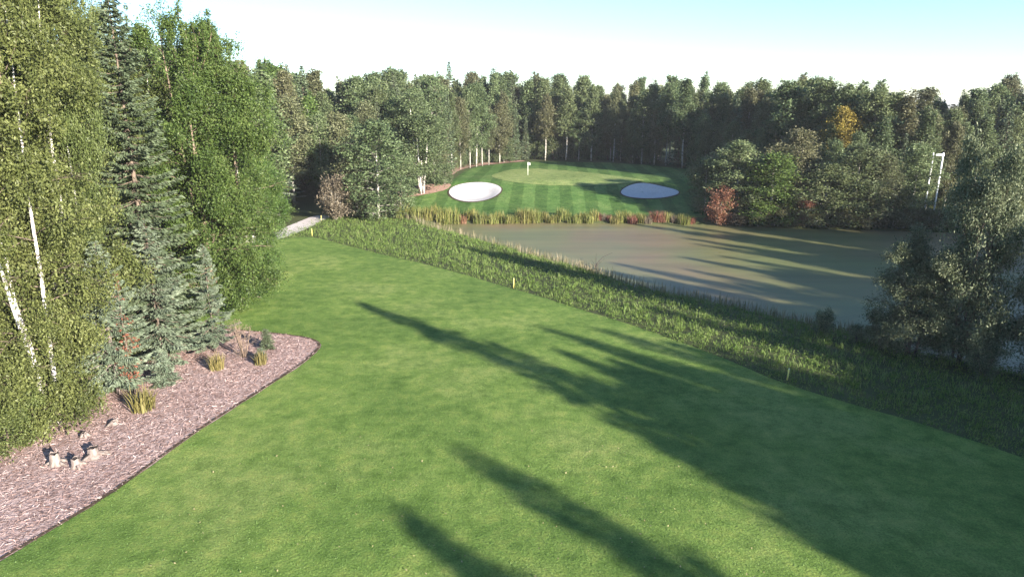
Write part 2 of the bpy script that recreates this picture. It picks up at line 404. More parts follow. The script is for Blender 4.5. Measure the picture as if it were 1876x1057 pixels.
# ------------------------------------------------------------------ plant builders (meshes)
SHAPE = {'aspen': ([0, .12, .35, .65, .88, 1], [.5, .8, 1, .82, .5, .12]),
         'birch': ([0, .1, .3, .6, .85, 1], [.75, .95, 1, .85, .5, .12]),
         'willow': ([0, .1, .3, .5, .75, 1], [.9, 1.05, 1, .8, .5, .12]),
         'spire': ([0, .15, .35, .6, .82, 1], [.55, .9, 1, .7, .34, .06]),
         'shrub': ([0, .15, .45, .75, .92, 1], [.8, 1, .95, .7, .4, .15])}
def broadleaf(seed, H, R, base, nl, leaves, size, sig, r0, kind='aspen', aspect=.65, sub=2, stems=1, spread=.0, sigz=1.0, elev=(15, 62), sides=7, wild=0, shoots=0, droop=.5):
    rng = np.random.default_rng(seed); w = MB(); wb = MB(); C = []; LW = []; TIGHT = []
    tx, ty = SHAPE[kind]
    for st in range(stems):
        az0 = rng.uniform(0, 6.28); off = spread * (0 if stems == 1 else 1)
        Hs = H * (1 if st == 0 else rng.uniform(.75, .97))
        zz = np.linspace(0, 1, 9); wob = np.cumsum(rng.normal(0, .012 * H / 8 * 2, (9, 2)), 0) * (zz[:, None] > 0)
        lean = np.array([math.cos(az0), math.sin(az0)]) * off * R
        TP = np.column_stack([wob + lean * (.18 + .9 * zz[:, None]) * (stems > 1), zz * Hs * .97]); TP[0, 2] = -.15
        TR = r0 * (1 - zz) ** .8 * (1 if stems == 1 else .7) + .012
        w.tube(TP, TR, sides)
        n = max(4, nl // stems); ga = rng.uniform(0, 6.28)
        for i in range(n):
            t = (i + rng.uniform(.1, .9)) / n; z = Hs * (base + (.97 - base) * t)
            p0 = np.array([np.interp(z, TP[:, 2], TP[:, 0]), np.interp(z, TP[:, 2], TP[:, 1]), z])
            ga += 2.4 + rng.normal(0, .35)
            prof = R * np.interp(t, tx, ty) * rng.choice([.5, .8, 1.0, 1.15, 1.4] if wild else [.65, .85, 1.0, 1.12, 1.22], p=[.15, .2, .35, .2, .1]) * (1 if stems == 1 else .75)
            el = math.radians(elev[0] + (elev[1] - elev[0]) * t + rng.normal(0, 8))
            Ln = prof / max(.35, math.cos(el)); Ln = min(Ln, prof * 1.6)
            dirh = np.array([math.cos(ga), math.sin(ga), 0])
            f = np.linspace(0, 1, 5)[:, None]
            zc = math.sin(el) * Ln * f - .18 * Ln * f ** 2.2
            LP = p0 + dirh * (math.cos(el) * Ln * f) + np.array([0, 0, 1]) * zc + rng.normal(0, .03 * Ln, (5, 3)) * f
            rr = max(.012, .32 * np.interp(z, TP[:, 2], TR)) * (1 - f[:, 0] * .8)
            wb.tube(LP, rr, 4, False)
            lw = rng.choice([.15, .6, 1.3, 1.9]) if wild else 1.0
            def clumps(PP, f0, cnt):
                for ff in rng.uniform(f0, 1.04, cnt):
                    C.append([np.interp(ff, f[:, 0], PP[:, k]) + rng.normal(0, .07 * Ln + .04) for k in range(3)]); LW.append(lw)
            clumps(LP, .28, max(2, int(Ln / .42)))
            for _ in range(sub):
                fs = rng.uniform(.3, .8); q0 = np.array([np.interp(fs, f[:, 0], LP[:, k]) for k in range(3)])
                a2 = ga + rng.choice([-1, 1]) * rng.uniform(.5, 1.1); L2 = Ln * (1.05 - fs) * rng.uniform(.6, 1)
                d2 = np.array([math.cos(a2), math.sin(a2), rng.uniform(-.1, .6)])
                SP = q0 + d2 * L2 * f + np.array([0, 0, -.2 * L2]) * f ** 2
                wb.tube(SP, np.linspace(.4, .12, 5) * max(rr[0], .012), 3, False)
                clumps(SP, .25, max(2, int(L2 / .42)))
        for ff in np.linspace(.86, 1.0, 5): C.append([TP[-1, 0] + rng.normal(0, .1), TP[-1, 1] + rng.normal(0, .1), Hs * ff]); LW.append(1.0)
    for _ in range(shoots):
        a = rng.uniform(0, 6.28); rd = R * rng.uniform(.05, .5); z0 = H * rng.uniform(.74, .9); z1 = min(H * 1.06, z0 + H * rng.uniform(.08, .17)) - .12 * rd
        SP = np.array([[rd * .5 * math.cos(a), rd * .5 * math.sin(a), z0], [rd * .8 * math.cos(a), rd * .8 * math.sin(a), (z0 + z1) / 2], [rd * math.cos(a), rd * math.sin(a), z1]])
        wb.tube(SP, [.03, .02, .008], 3, False)
        for ff in np.linspace(.15, 1, 9): C.append([np.interp(ff, [0, .5, 1], SP[:, k]) + rng.normal(0, .09) for k in range(3)]); LW.append(.55); TIGHT.append(len(C) - 1)
    C = np.array(C); C[:, 2] = np.maximum(C[:, 2], .12 if kind == 'shrub' else .4)
    wts = rng.uniform(.3, 1.6, len(C)) * np.array(LW); idx = rng.choice(len(C), leaves, p=wts / wts.sum())
    ct = np.clip(rng.normal(.45, .2, len(C)), 0, 1)
    sg = np.full(len(C), sig); sg[TIGHT] = sig * .42
    P = C[idx] + rng.normal(0, 1, (leaves, 3)) * sg[idx][:, None] * np.array([1, 1, sigz])
    P[:, 2] = np.maximum(P[:, 2], .05)
    V, F, T = leaf_quads(rng, P, size, aspect, .45, droop, np.clip(ct[idx] + rng.normal(0, .2, leaves), 0, 1))
    return w.mesh('trunk', True), wb.mesh('branches', True), mesh_np('crown', V, F, T)

def spruce(seed, H, R, base, sp, per, twigs, tl, tw, r0, sag=.28, gaps=0.0):
    rng = np.random.default_rng(seed); w = MB(); wb = MB(); Pp = []; Dd = []; Tt = []; Ll = []
    zz = np.linspace(0, 1, 8); w.tube(np.column_stack([np.cumsum(rng.normal(0, .02, (8, 2)), 0), zz * H]) - np.array([0, 0, .1]), r0 * (1 - zz) + .012, 7)
    z = base * H
    while z < H * .99:
        t = (z - base * H) / (H * (1 - base)); k = max(3, int(per * (1 - .4 * t)))
        a0 = rng.uniform(0, 6.28)
        for j in range(k):
            if rng.uniform() < gaps: continue
            a = a0 + j * 6.28 / k + rng.normal(0, .18); L = (R * (1 - t) ** .75 * (.55 + .45 * min(1, t * 6 + .3))) * rng.uniform(.6, 1.3) + .10
            d = np.array([math.cos(a), math.sin(a), 0]); f = np.linspace(0, 1, 5)[:, None]
            up = .55 * t
            BP = np.array([0, 0, z]) + d * L * f + np.array([0, 0, 1]) * (L * (up * f - sag * 1.9 * f + sag * 1.25 * f ** 2))
            wb.tube(BP, np.linspace(.03, .006, 5) * (.5 + L / 3), 3, False)
            n = max(6, int(twigs * L / R)); ff = rng.uniform(.1, 1.02, n) ** .75
            side = np.array([-d[1], d[0], 0]); sgn = rng.choice([-1, 1], n)
            lat = sgn * rng.uniform(0, 1, n) * (.10 + .26 * L * (1.05 - ff))
            c = np.column_stack([np.interp(ff, f[:, 0], BP[:, m]) for m in range(3)]) + side * lat[:, None] + np.array([0, 0, -.25]) * np.abs(lat)[:, None] + rng.normal(0, .035, (n, 3))
            dd = d * .8 + side * (sgn * rng.uniform(.2, 1.0, n))[:, None] + np.array([0, 0, 1]) * rng.uniform(-.7, .15, n)[:, None]
            Pp.append(c); Dd.append(dd); Tt.append(np.clip(rng.normal(.4, .15) + rng.normal(0, .17, n) + .25 * (ff - .6), 0, 1)); Ll.append(np.full(n, tl) * (.7 + .3 * (1 - t)))
        z += sp * rng.uniform(.75, 1.25) * (1 - .45 * t)
    P = np.concatenate(Pp); t = unit(np.concatenate(Dd)); T = np.concatenate(Tt); Ls = np.concatenate(Ll)[:, None] * rng.uniform(.7, 1.3, (len(P), 1))
    nr = unit(rng.normal(size=P.shape) * .6 + np.array([0, 0, 1.])); b = unit(np.cross(nr, t)); W = tw * rng.uniform(.7, 1.3, (len(P), 1))
    V = np.stack([P - t * Ls * .5, P + b * W * .5, P + t * Ls * .5, P - b * W * .5], 1).reshape(-1, 3)
    return w.mesh('trunk', True), wb.mesh('branches', True), mesh_np('crown', V, np.arange(len(V)).reshape(-1, 4), np.repeat(T, 4))

def plant(name, meshes, x, y, H, Href, width, label, cat, group, crown_mat, trunk_mat, rz=None, z=None, parts=('trunk', 'crown')):
    sx = width * H / Href
    r = empty(name, (x, y, tz(x, y) if z is None else z), RNG.uniform(0, 6.28) if rz is None else rz, (sx, sx, H / Href))
    tm, bm_, cm = meshes; tk = None
    bmat = trunk_mat if trunk_mat is not M['birch_bark'] else M['twig_bark']
    for me, mt, nm in ((tm, trunk_mat, parts[0]), (bm_, bmat, 'branches'), (cm, crown_mat, parts[1])):
        if not me.materials: me.materials.append(mt)
        o = bpy.data.objects.new(nm, me); COL.objects.link(o); o.parent = tk if nm == 'branches' else r
        if nm == parts[0]: tk = o
        if nm == 'branches': o['kind'] = 'stuff'
        if me.materials[0] != mt:
            o.material_slots[0].link = 'OBJECT'; o.material_slots[0].material = mt
    return tag(r, label, cat, group)

BN = [broadleaf(11 + k, 18, 3.9, b_, 80, 135000, .14, .21, .15, 'birch', .5, 5, stems=st_, spread=.36, sigz=1.4, elev=(-5, 57), sides=9, wild=1, shoots=14, droop=1.0) for k, (b_, st_) in enumerate(((.07, 3), (.10, 2), (.05, 4)))]
AF = [broadleaf(31 + k, 16, r_, b_, 44, 12500, .26, .32, .13, k_, .7, 2, elev=(30, 72), shoots=9) for k, (r_, b_, k_) in enumerate(((2.1, .26, 'aspen'), (1.8, .18, 'spire'), (2.3, .22, 'aspen'), (1.7, .34, 'spire'), (2.2, .10, 'spire'), (2.0, .30, 'aspen')))]
AE = [broadleaf(51 + k, 12, r_, .03, 48, 13000, .22, .30, .11, 'birch', .7, 2, elev=(15, 64), shoots=6) for k, r_ in enumerate((2.5, 2.1, 2.8))]
CLUMP = broadleaf(61, 13, 2.5, .14, 56, 18000, .2, .28, .11, 'birch', .7, 2, stems=4, spread=.35, elev=(20, 64))
SN = [spruce(71, 19, 3.3, .05, .42, 7, 300, .30, .085, .2, .36, .1), spruce(72, 10, 3.0, .11, .36, 7, 300, .27, .08, .13, .34, .12), spruce(73, 10, 2.8, .13, .40, 6, 300, .27, .08, .12, .36, .2)]
SF = [spruce(75 + k, 15, 1.8, .06, .45, 7, 46, .5, .16, .14) for k in range(2)]
SS = spruce(79, 2.0, .75, .04, .13, 7, 60, .16, .05, .03, .1)
SHR = [broadleaf(81 + k, 4, 2.0, .05, 40, 6000, .20, .24, .05, 'shrub', .6, 2, stems=6, spread=.5, elev=(15, 60)) for k in range(3)]
SHN = [broadleaf(86 + k, 3, 1.5, .04, 36, 9000, .12, .19, .035, 'shrub', .6, 2, stems=6, spread=.5) for k in range(2)]
WIL = [broadleaf(91 + k, 11.5, 3.7, .03, 110, 70000, .18, .25, .12, 'willow', .42, 4, stems=6, spread=.45, elev=(10, 62), wild=1) for k in range(2)]
BARE = broadleaf(97, 2.4, 1.0, .1, 40, 900, .08, .10, .03, 'shrub', .3, 4, stems=8, spread=.5)
FARW = broadleaf(99, 16, 2.8, .0, 30, 1900, .64, .5, .13, 'birch', .7, 1)

# ------------------------------------------------------------------ near left group of birches and spruces
def near(meshes, name, px, py, top, Href, width, label, cat, mat, bk, rz=None, H=None, group=None):
    p = ground(px, py); h = H if H else top_height(p[0], p[1], top)
    return plant(name, meshes, p[0], p[1], h, Href, width, label, cat, group, M[mat], M[bk], rz)
near(BN[0], 'birch_tree', 100, 782, -60, 18, .82, 'front leafy birch by the stumps at the mulch bed, reaching out of frame', 'tree', 'leaf_near', 'birch_bark', .4)
near(BN[1], 'birch_tree', -40, 770, -90, 18, 1.0, 'birch at the very left edge of the picture', 'tree', 'leaf_near', 'birch_bark', 2.0)
near(BN[2], 'birch_tree', 135, 700, -120, 18, .85, 'white trunked birch second back from the stumps', 'tree', 'leaf_near', 'birch_bark', 3.1)
near(BN[0], 'birch_tree', 20, 655, -70, 18, .95, 'birch behind the front ones at the left edge', 'tree', 'leaf_near', 'birch_bark', 5.0)
near(BN[1], 'birch_tree', 178, 690, -40, 18, .6, 'slim birch with bare pale trunk left of the spruces', 'tree', 'leaf_near', 'birch_bark', 1.1)
near(SN[0], 'spruce_tree', 292, 642, -25, 19, 1.0, 'tall dark spruce between the near birches, its top at the upper edge', 'tree', 'needle', 'spruce_bark', .3)
near(SN[1], 'spruce_tree', 218, 722, 440, 10, .95, 'blue green spruce with pale bare trunk foot on the mulch', 'tree', 'needle_blue', 'stump', 1.7)
near(SN[2], 'spruce_tree', 300, 668, 400, 10, 1.05, 'blue green spruce in the middle of the bed below the tall one', 'tree', 'needle_blue', 'spruce_bark', 4.0)
near(SN[2], 'spruce_tree', 394, 645, 445, 10, .8, 'smaller open blue green spruce nearest the tip of the mulch bed', 'tree', 'needle_blue', 'spruce_bark', 2.6)
near(BN[1], 'birch_tree', 440, 560, 40, 18, 1.02, 'bright green birch bulging over the fairway at right of the near group', 'tree', 'leaf_green', 'tan_bark', .9)
near(BN[2], 'birch_tree', 395, 575, 5, 18, .95, 'tallest birch of the near group, against the sky', 'tree', 'leaf_green', 'tan_bark', 4.4)
near(BN[0], 'birch_tree', 300, 560, 20, 18, .85, 'birch deep behind the tall spruce', 'tree', 'leaf_near', 'birch_bark', 2.2)
near(BN[2], 'birch_tree', 462, 500, 190, 18, 1.25, 'lower rounded birch beside the cart path, right edge of the near group', 'tree', 'leaf_green', 'birch_bark', 5.5)
near(BN[1], 'birch_tree', 215, 590, -30, 18, .8, 'birch filling the gap left of the tall dark spruce', 'tree', 'leaf_near', 'tan_bark', 3.6)
p = ground(246, 722)
plant('dead_spruce', spruce(78, 7, 1.0, .1, .35, 5, 26, .22, .06, .07, .3, .4), p[0], p[1], 6.2, 7, .7, 'slim dead spruce with rusty red needles among the green ones', 'tree', None, M['needle_red'], M['spruce_bark'])
for px, py, h, lb in ((60, 800, 2.2, 'leafy shrub at the foot of the front birch'), (150, 745, 1.6, 'low shrub in the gap between the front birch trunks'),
                      (10, 835, 2.4, 'leafy shrub at left edge above the mulch'), (345, 628, 1.3, 'small green shrub in shade behind the saplings'), (-60, 860, 2.6, 'shrub half outside the left edge'), (90, 760, 2.2, 'shrub behind the front birch trunk'), (195, 715, 1.8, 'shrub left of the pale spruce trunk'), (262, 668, 1.5, 'low shrub tucked under the middle spruce')):
    near(SHN[int(px) % 2], 'leafy_shrub', px, py, 0, 3, 1.0, lb, 'shrub', 'leaf_near', 'spruce_bark', H=h, group='shrubs in the mulch bed')
near(SS, 'spruce_sapling', 302, 705, 0, 2, 1.1, 'larger spruce sapling on the mulch right of the pale trunk', 'sapling', 'needle_blue', 'spruce_bark', H=1.75, group='spruce saplings')
near(SS, 'spruce_sapling', 490, 640, 0, 2, 1.0, 'spruce sapling right of the dry shrub', 'sapling', 'needle', 'spruce_bark', H=1.25, group='spruce saplings')
near(SS, 'spruce_sapling', 478, 662, 0, 2, 1.2, 'tiny spruce sapling in front of the dry shrub', 'sapling', 'needle_blue', 'spruce_bark', H=.8, group='spruce saplings')
near(BARE, 'dry_shrub', 448, 655, 0, 2.4, .95, 'dry pinkish bare twig shrub near the tip of the mulch bed', 'shrub', 'drytwig', 'drytwig', H=2.2)

def tuft_mesh(seed, n, h, w, r, lean=.5):
    rng = np.random.default_rng(seed)
    a = rng.uniform(0, 6.28, n); rr = r * np.sqrt(rng.uniform(0, 1, n)); P = np.column_stack([rr * np.cos(a), rr * np.sin(a), np.zeros(n) - .03])
    return mesh_np('tuft', *blade_arrays(rng, P, h, w, lean))
def blade_arrays(rng, P, h, w, lean, tint=None):
    n = len(P); a = rng.uniform(0, 6.28, n); d = np.column_stack([np.cos(a), np.sin(a), np.zeros(n)]); s = np.column_stack([-np.sin(a), np.cos(a), np.zeros(n)])
    hh = (np.asarray(h) * rng.uniform(.55, 1.25, n))[:, None]; ln = hh * lean * rng.uniform(.1, 1.0, (n, 1)); ww = (np.asarray(w) * rng.uniform(.7, 1.3, n))[:, None]
    U = np.array([0, 0, 1.])
    V = np.stack([P - s * ww * .5, P + s * ww * .5, P + d * ln * .4 + U * hh * .6 + s * ww * .42, P + d * ln * .4 + U * hh * .6 - s * ww * .42, P + d * ln + U * hh], 1).reshape(-1, 3)
    k = np.arange(n)[:, None] * 5
    T = np.repeat(rng.uniform(0, 1, n) if tint is None else tint, 5)
    return V, [k + np.array([[0, 1, 2, 3]]), k + np.array([[3, 2, 4]])], T
YT = tuft_mesh(5, 130, .75, .035, .28, .7)
for px, py, s, lb in ((263, 752, 1.15, 'yellow grass tuft right of the pale trunk'), (397, 677, .9, 'yellow grass tuft below the open spruce'), (478, 668, .75, 'yellow grass tuft at the foot of the dry shrub')):
    p = ground(px, py); o = obj('grass_tuft', YT, M['drygrass']); o.location = (p[0], p[1], tz(*p) + .02); s *= 1.25; o.scale = (s * 1.2, s * 1.2, s); o.rotation_euler = (0, 0, px)
    tag(o, lb, 'grass', 'yellow grass tufts')

# stumps on the mulch
def stump(px, py, r, h, label, seed, flare=1.0):
    rng = np.random.default_rng(seed); p = ground(px, py); n = 14; r *= .85; h *= .85
    t = empty('tree_stump', (p[0], p[1], tz(*p)))
    an = np.arange(n) / n * 2 * math.pi; V = []; rows = [(-.05, 1.5 * flare), (.06, 1.25 * flare), (.2 * h + .05, 1.02), (.7 * h, .92), (h, .88)]
    jag = rng.uniform(-.16, .16, n) * h; lob = 1 + .12 * np.cos(an * 4 + seed) + rng.normal(0, .05, n)
    for z, s in rows:
        top = z == h
        V.append(np.column_stack([r * s * lob * np.cos(an), r * s * lob * np.sin(an), np.full(n, z) + (jag if top else 0)]))
    V = np.concatenate(V); i = np.arange(len(rows) - 1)[:, None] * n; j = np.arange(n)[None]; k = (j + 1) % n
    F = np.stack([i + j, i + k, i + n + k, i + n + j], -1).reshape(-1, 4)
    obj('bark', mesh_np('bark', V, F), M['stump'], t)
    top = np.column_stack([r * .86 * lob * np.cos(an), r * .86 * lob * np.sin(an), np.full(n, h * .93) + jag * .5]); top = np.vstack([top, [[0, 0, h * .72]]])
    obj('cut_top', mesh_np('cut_top', top, np.stack([np.arange(n), (np.arange(n) + 1) % n, np.full(n, n)], 1)), M['burnt'], t)
    w = MB()
    for a in rng.uniform(0, 6.28, 4):
        d = np.array([math.cos(a), math.sin(a), 0]); L = r * rng.uniform(1.6, 2.6) * flare
        w.tube([d * r * .6 + [0, 0, .16], d * (r * .6 + L * .5) + [0, 0, .07], d * (r * .6 + L) + [0, 0, -.02]], [.09, .06, .02], 5)
    obj('root', w.mesh('root'), M['stump'], t)
    tag(t, label, 'stump', 'cut stumps on the mulch')
stump(103, 852, .24, .62, 'leftmost grey stump on the mulch', 1)
stump(141, 856, .20, .50, 'middle stump, slightly nearer than its neighbours', 2)
stump(172, 836, .24, .50, 'right hand stump with splayed pale roots', 3, 1.5)
stump(210, 778, .13, .20, 'small pale stump alone on the mulch up slope', 4, 1.3)
stump(155, 800, .14, .26, 'little stump behind the three larger ones', 5)
# mulch chips
rng = np.random.default_rng(15)
def scatter(poly, n, lo=None, hi=None, margin=-.05):
    a = np.min(poly, 0) if lo is None else np.array(lo); b = np.max(poly, 0) if hi is None else np.array(hi)
    P = rng.uniform(a, b, (n, 2)); return P[sd_poly(P[:, 0], P[:, 1], poly) < margin]
P = scatter(MUL, 140000, (-32, 12), (-10, 46)); P3 = np.column_stack([P, terrain(P[:, 0], P[:, 1]) + .035 + rng.uniform(0, .03, len(P))])
n = len(P3); ang = rng.normal(.5, .8, n); t = np.column_stack([np.cos(ang), np.sin(ang), rng.normal(0, .22, n)]); s = np.column_stack([-np.sin(ang), np.cos(ang), rng.normal(0, .25, n)])
L = rng.uniform(.06, .27, (n, 1)); W = rng.uniform(.005, .014, (n, 1))
V = np.stack([P3 - t * L * .5 - s * W, P3 + t * L * .5 - s * W * .6, P3 + t * L * .5 + s * W, P3 - t * L * .5 + s * W], 1).reshape(-1, 3)
m_chip = leaf_mat('mulch_chip', [(.07, .04, .03), (.30, .19, .16), (.46, .32, .29), (.66, .52, .48)], 0, 0, .0, .9, .1)
tag(obj('mulch_chips', mesh_np('mulch_chips', V, np.arange(4 * n).reshape(n, 4), np.repeat(rng.uniform(0, 1, n), 4)), m_chip), 'loose shredded bark chips covering the mulch bed', 'mulch', kind='stuff')

# ------------------------------------------------------------------ grass
def dist_density(P, d0): return rng.uniform(0, 1, len(P)) < np.clip((d0 / np.maximum(P[:, 1], 1)) ** 2, 0, 1)
P = scatter(FAIR, 330000, (-26, 14), (34, 72), -.1); P = P[np.abs(P[:, 0]) < P[:, 1] * .85 + 3]; P = P[dist_density(P, 30)]
nz = np.sin(P[:, 0] * .5 + 2 * np.sin(P[:, 1] * .3)) * .12 + np.sin(P[:, 1] * 1.1 + P[:, 0] * .8) * .06
P3 = np.column_stack([P, terrain(P[:, 0], P[:, 1]) + .025])
n = len(P3); a = rng.uniform(0, 6.28, n); s = np.column_stack([-np.sin(a), np.cos(a), 0 * a]) * .018; d = np.column_stack([np.cos(a), np.sin(a), 0 * a])
hh = rng.uniform(.02, .055, (n, 1))
V = np.stack([P3 - s, P3 + s, P3 + d * hh * rng.uniform(.2, 1.2, (n, 1)) + np.array([0, 0, 1]) * hh], 1).reshape(-1, 3)
tag(obj('mown_grass', mesh_np('mown_grass', V, np.arange(3 * n).reshape(n, 3), np.repeat(np.clip(rng.normal(.5, .25, n) + 1.6 * nz, 0, 1), 3)), M['mown']), 'short mown grass blades of the fairway', 'grass', kind='stuff')
# fallen leaves
P = scatter(FAIR, 260, (-12, 15), (8, 27), -.3); P3 = np.column_stack([P, terrain(P[:, 0], P[:, 1]) + .085])
V, F, T = leaf_quads(rng, P3, .075, .6, 2.5, 0)
m_fall = leaf_mat('fallen_leaf', [(.20, .17, .08), (.34, .29, .16)], 0, 0, .2)
tag(obj('fallen_leaves', mesh_np('fallen_leaves', V, F, T), m_fall), 'scattered pale fallen leaves on the fairway', 'leaves', kind='stuff')

# rough between fairway and pond
rough_w = chaikin(pxpoly(rough_edge), 2, False)
shore = chaikin([at_z(x, y, WATER) for x, y in [(600, 404), (690, 404)] + pond_px[:-1]], 2, False)
ROUGH = np.vstack([rough_w[3:], [(34, 24), (52, 30)], shore[::-1]])
P = scatter(ROUGH, 90000, (-32, 16), (52, 92), .25); P = P[P[:, 0] < P[:, 1] * .95 + 2]
keep = rng.uniform(0, 1, len(P)) < np.clip(1.15 - P[:, 1] / 160, .4, 1); P = P[keep]
cl = .5 + .5 * np.sin(P[:, 0] * 1.3 + np.sin(P[:, 1] * .9) * 2) * np.sin(P[:, 1] * 1.1 + 1.7 * np.sin(P[:, 0] * .6))
edge = np.minimum(1, -sd_poly(P[:, 0], P[:, 1], ROUGH) / 1.2 + .35)
zz = terrain(P[:, 0], P[:, 1]); ok = zz > WATER - .25; P, cl, edge, zz = P[ok], cl[ok], edge[ok], zz[ok]
B3 = np.repeat(np.column_stack([P, zz - .02]), 4, 0) + rng.normal(0, .10, (4 * len(P), 3)) * np.array([1, 1, 0])
hgt = np.repeat((.14 + .26 * cl) * np.clip(edge, .25, 1), 4)
tn = np.clip(np.repeat(.25 + .3 * cl + rng.normal(0, .13, len(P)), 4) + rng.normal(0, .12, 4 * len(P)), 0, 1)
V, F, T = blade_arrays(rng, B3, hgt, .035, .9, tn)
tag(obj('rough_grass', mesh_np('rough_grass', V, F, T), M['rough']), 'unmown tussocky grass and weeds on the bank between fairway and pond', 'grass', kind='stuff')
# broad weeds in the rough
P = P[rng.uniform(0, 1, len(P)) < .35]; zz = terrain(P[:, 0], P[:, 1])
B3 = np.repeat(np.column_stack([P, zz + .18]), 9, 0) + rng.normal(0, 1, (9 * len(P), 3)) * np.array([.14, .14, .12])
V, F, T = leaf_quads(rng, B3, .10, .6, .8, .1, np.clip(rng.normal(.6, .25, len(B3)), 0, 1))
tag(obj('bank_weeds', mesh_np('bank_weeds', V, F, T), M['weed']), 'broad leaved weeds filling the bank along the pond', 'weeds', kind='stuff')
# pale seed heads along the shoreline
sp = shore[5:]; seg = rng.uniform(0, len(sp) - 1.01, 2600); k = seg.astype(int); fr = (seg - k)[:, None]
P = sp[k] * (1 - fr) + sp[k + 1] * fr + rng.normal(0, .45, (len(seg), 2)) + np.array([-.15, -.35]); P = P[P[:, 0] < 24]
V, F, T = blade_arrays(rng, np.column_stack([P, np.maximum(terrain(P[:, 0], P[:, 1]), WATER) - .05]), .95, .045, .35)
tag(obj('seed_grass', mesh_np('seed_grass', V, F, T), M['seed']), 'tan seed head grasses fringing the near shoreline', 'grass', kind='stuff')

# reed clumps on the far shore, one object each
RT = [tuft_mesh(20 + k, 150, 1.35, .06, .75, .45) for k in range(3)]
x = 735.0; kk = 0
rr = random.Random(4)
while x < 1275:
    base = np.interp(x, [735, 780, 850, 1000, 1100, 1250, 1290], [412, 412, 410.5, 409, 410, 412, 413])
    p = at_z(x, base - rr.uniform(0, 3), WATER); z = max(tz(*p), WATER - .1)
    s = rr.uniform(.75, 1.2) * (1.25 if x < 830 else 1.0)
    rust = rr.random() < (.08 if x < 960 else .38)
    o = obj('reed_clump', RT[kk % 3].copy() if rust else RT[kk % 3], None)
    if rust:
        o.data.materials.clear(); o.data.materials.append(M['leaf_brown'] if rr.random() < .5 else M['leaf_red']); s *= .8
    elif not o.data.materials: o.data.materials.append(M['reed'])
    o.location = (p[0], p[1] + .2, z - .03); o.scale = (s * rr.uniform(.9, 1.2), s, s); o.rotation_euler = (0, 0, rr.uniform(0, 6.28))
    tag(o, 'rusty red brown reed clump on the far shore' if rust else 'yellow green reed clump on the far shore below the green', 'reeds', 'reed clumps on the far shore')
    x += rr.uniform(7, 13); kk += 1

# ------------------------------------------------------------------ small made things
def stake(px, py, h, label, lean=0.0, m='yellow'):
    p = ground(px, py); t = empty('hazard_stake', (p[0], p[1], tz(*p)), .4); t.rotation_euler = (0, lean, .4)
    w = MB(); w.box((0, 0, h * .5 - .1), (.028, .028, h * .5 + .1)); me = w.mesh('post'); obj('post', me, M[m], t)
    w = MB(); c = .028
    w.add([(-c, -c, h), (c, -c, h), (c, c, h), (-c, c, h), (0, 0, h + .05)], [(0, 1, 4), (1, 2, 4), (2, 3, 4), (3, 0, 4)]); obj('cap', w.mesh('cap'), M['tip_white'], t)
    tag(t, label, 'stake', 'yellow hazard stakes along the rough')
stake(941, 528, .80, 'yellow stake in the sun at the middle of the rough edge')
stake(1442, 696, .62, 'pale stake in the shade at the right part of the rough edge', .08)
stake(572, 433, .80, 'yellow stake near the end of the cart path')
stake(589, 406, .75, 'farther yellow stake beside the dark wood where the path ends')
p = ground(967, 322); t = empty('flagstick', (p[0], p[1], tz(*p) + .05))
w = MB(); w.tube([(0, 0, -.1), (0, 0, 1.1), (0, 0, 2.2)], [.045, .042, .038], 8); obj('pole', w.mesh('pole', True), M['flag'], t)
g = np.array([(u, .05 * math.sin(u * 9), v - .12 * u) for v in (1.72, 1.9, 2.12) for u in np.linspace(.03, .42, 6)])
F = [(r * 6 + c, r * 6 + c + 1, r * 6 + c + 7, r * 6 + c + 6) for r in range(2) for c in range(5)]
obj('flag', mesh_np('flag', np.vstack([g, g + [0, .012, 0]]), np.array(F + [(b_ + 18, a_ + 18, d_ + 18, c_ + 18) for a_, b_, c_, d_ in F])), M['flag'], t)
w = MB(); w.tube([(0, 0, -.08), (0, 0, .0)], [.06, .06], 10); obj('cup', w.mesh('cup'), M['white'], t)
tag(t, 'pale flagstick with hanging flag on the putting green', 'flagstick')
# white two post frame on the far bank
fy = 82.5; fx = col_x(1719, fy, 282); hz = top_height(fx, fy, 282)
t = empty('white_frame', (fx, fy, tz(fx, fy)))
for sx_ in (-.60, .60):
    w = MB(); w.tube([(sx_, 0, -.2), (sx_, 0, hz + .12)], [.10, .10], 10); obj('post', w.mesh('post', True), M['white'], t)
w = MB(); w.box((0, 0, hz - .14), (.72, .08, .12)); obj('crossbar', w.mesh('crossbar'), M['white'], t)
tag(t, 'white two post frame with crossbar rising behind the willow', 'frame')
# dead branch in the water
p = at_z(1090, 492, WATER); t = empty('dead_branch', (p[0], p[1], WATER - .1)); w = MB()
w.tube([(0, 0, 0), (.25, .5, .5), (.9, 1.2, .95), (1.9, 2.1, 1.15)], [.05, .04, .025, .01], 5); obj('limb', w.mesh('limb'), M['burnt'], t)
w = MB()
for a in ((-.4, .4, .7), (-.7, .2, .4), (.1, .8, 1.2), (.9, .5, .8)): w.tube([(.1, .2, .2), (.1 + a[0] * .5, .2 + a[1] * .5, .2 + a[2] * .5), (.1 + a[0], .2 + a[1], .1 + a[2])], [.025, .018, .008], 4)
obj('twig', w.mesh('twig'), M['burnt'], t); tag(t, 'dark dead branch sticking out of the near shallows', 'branch')

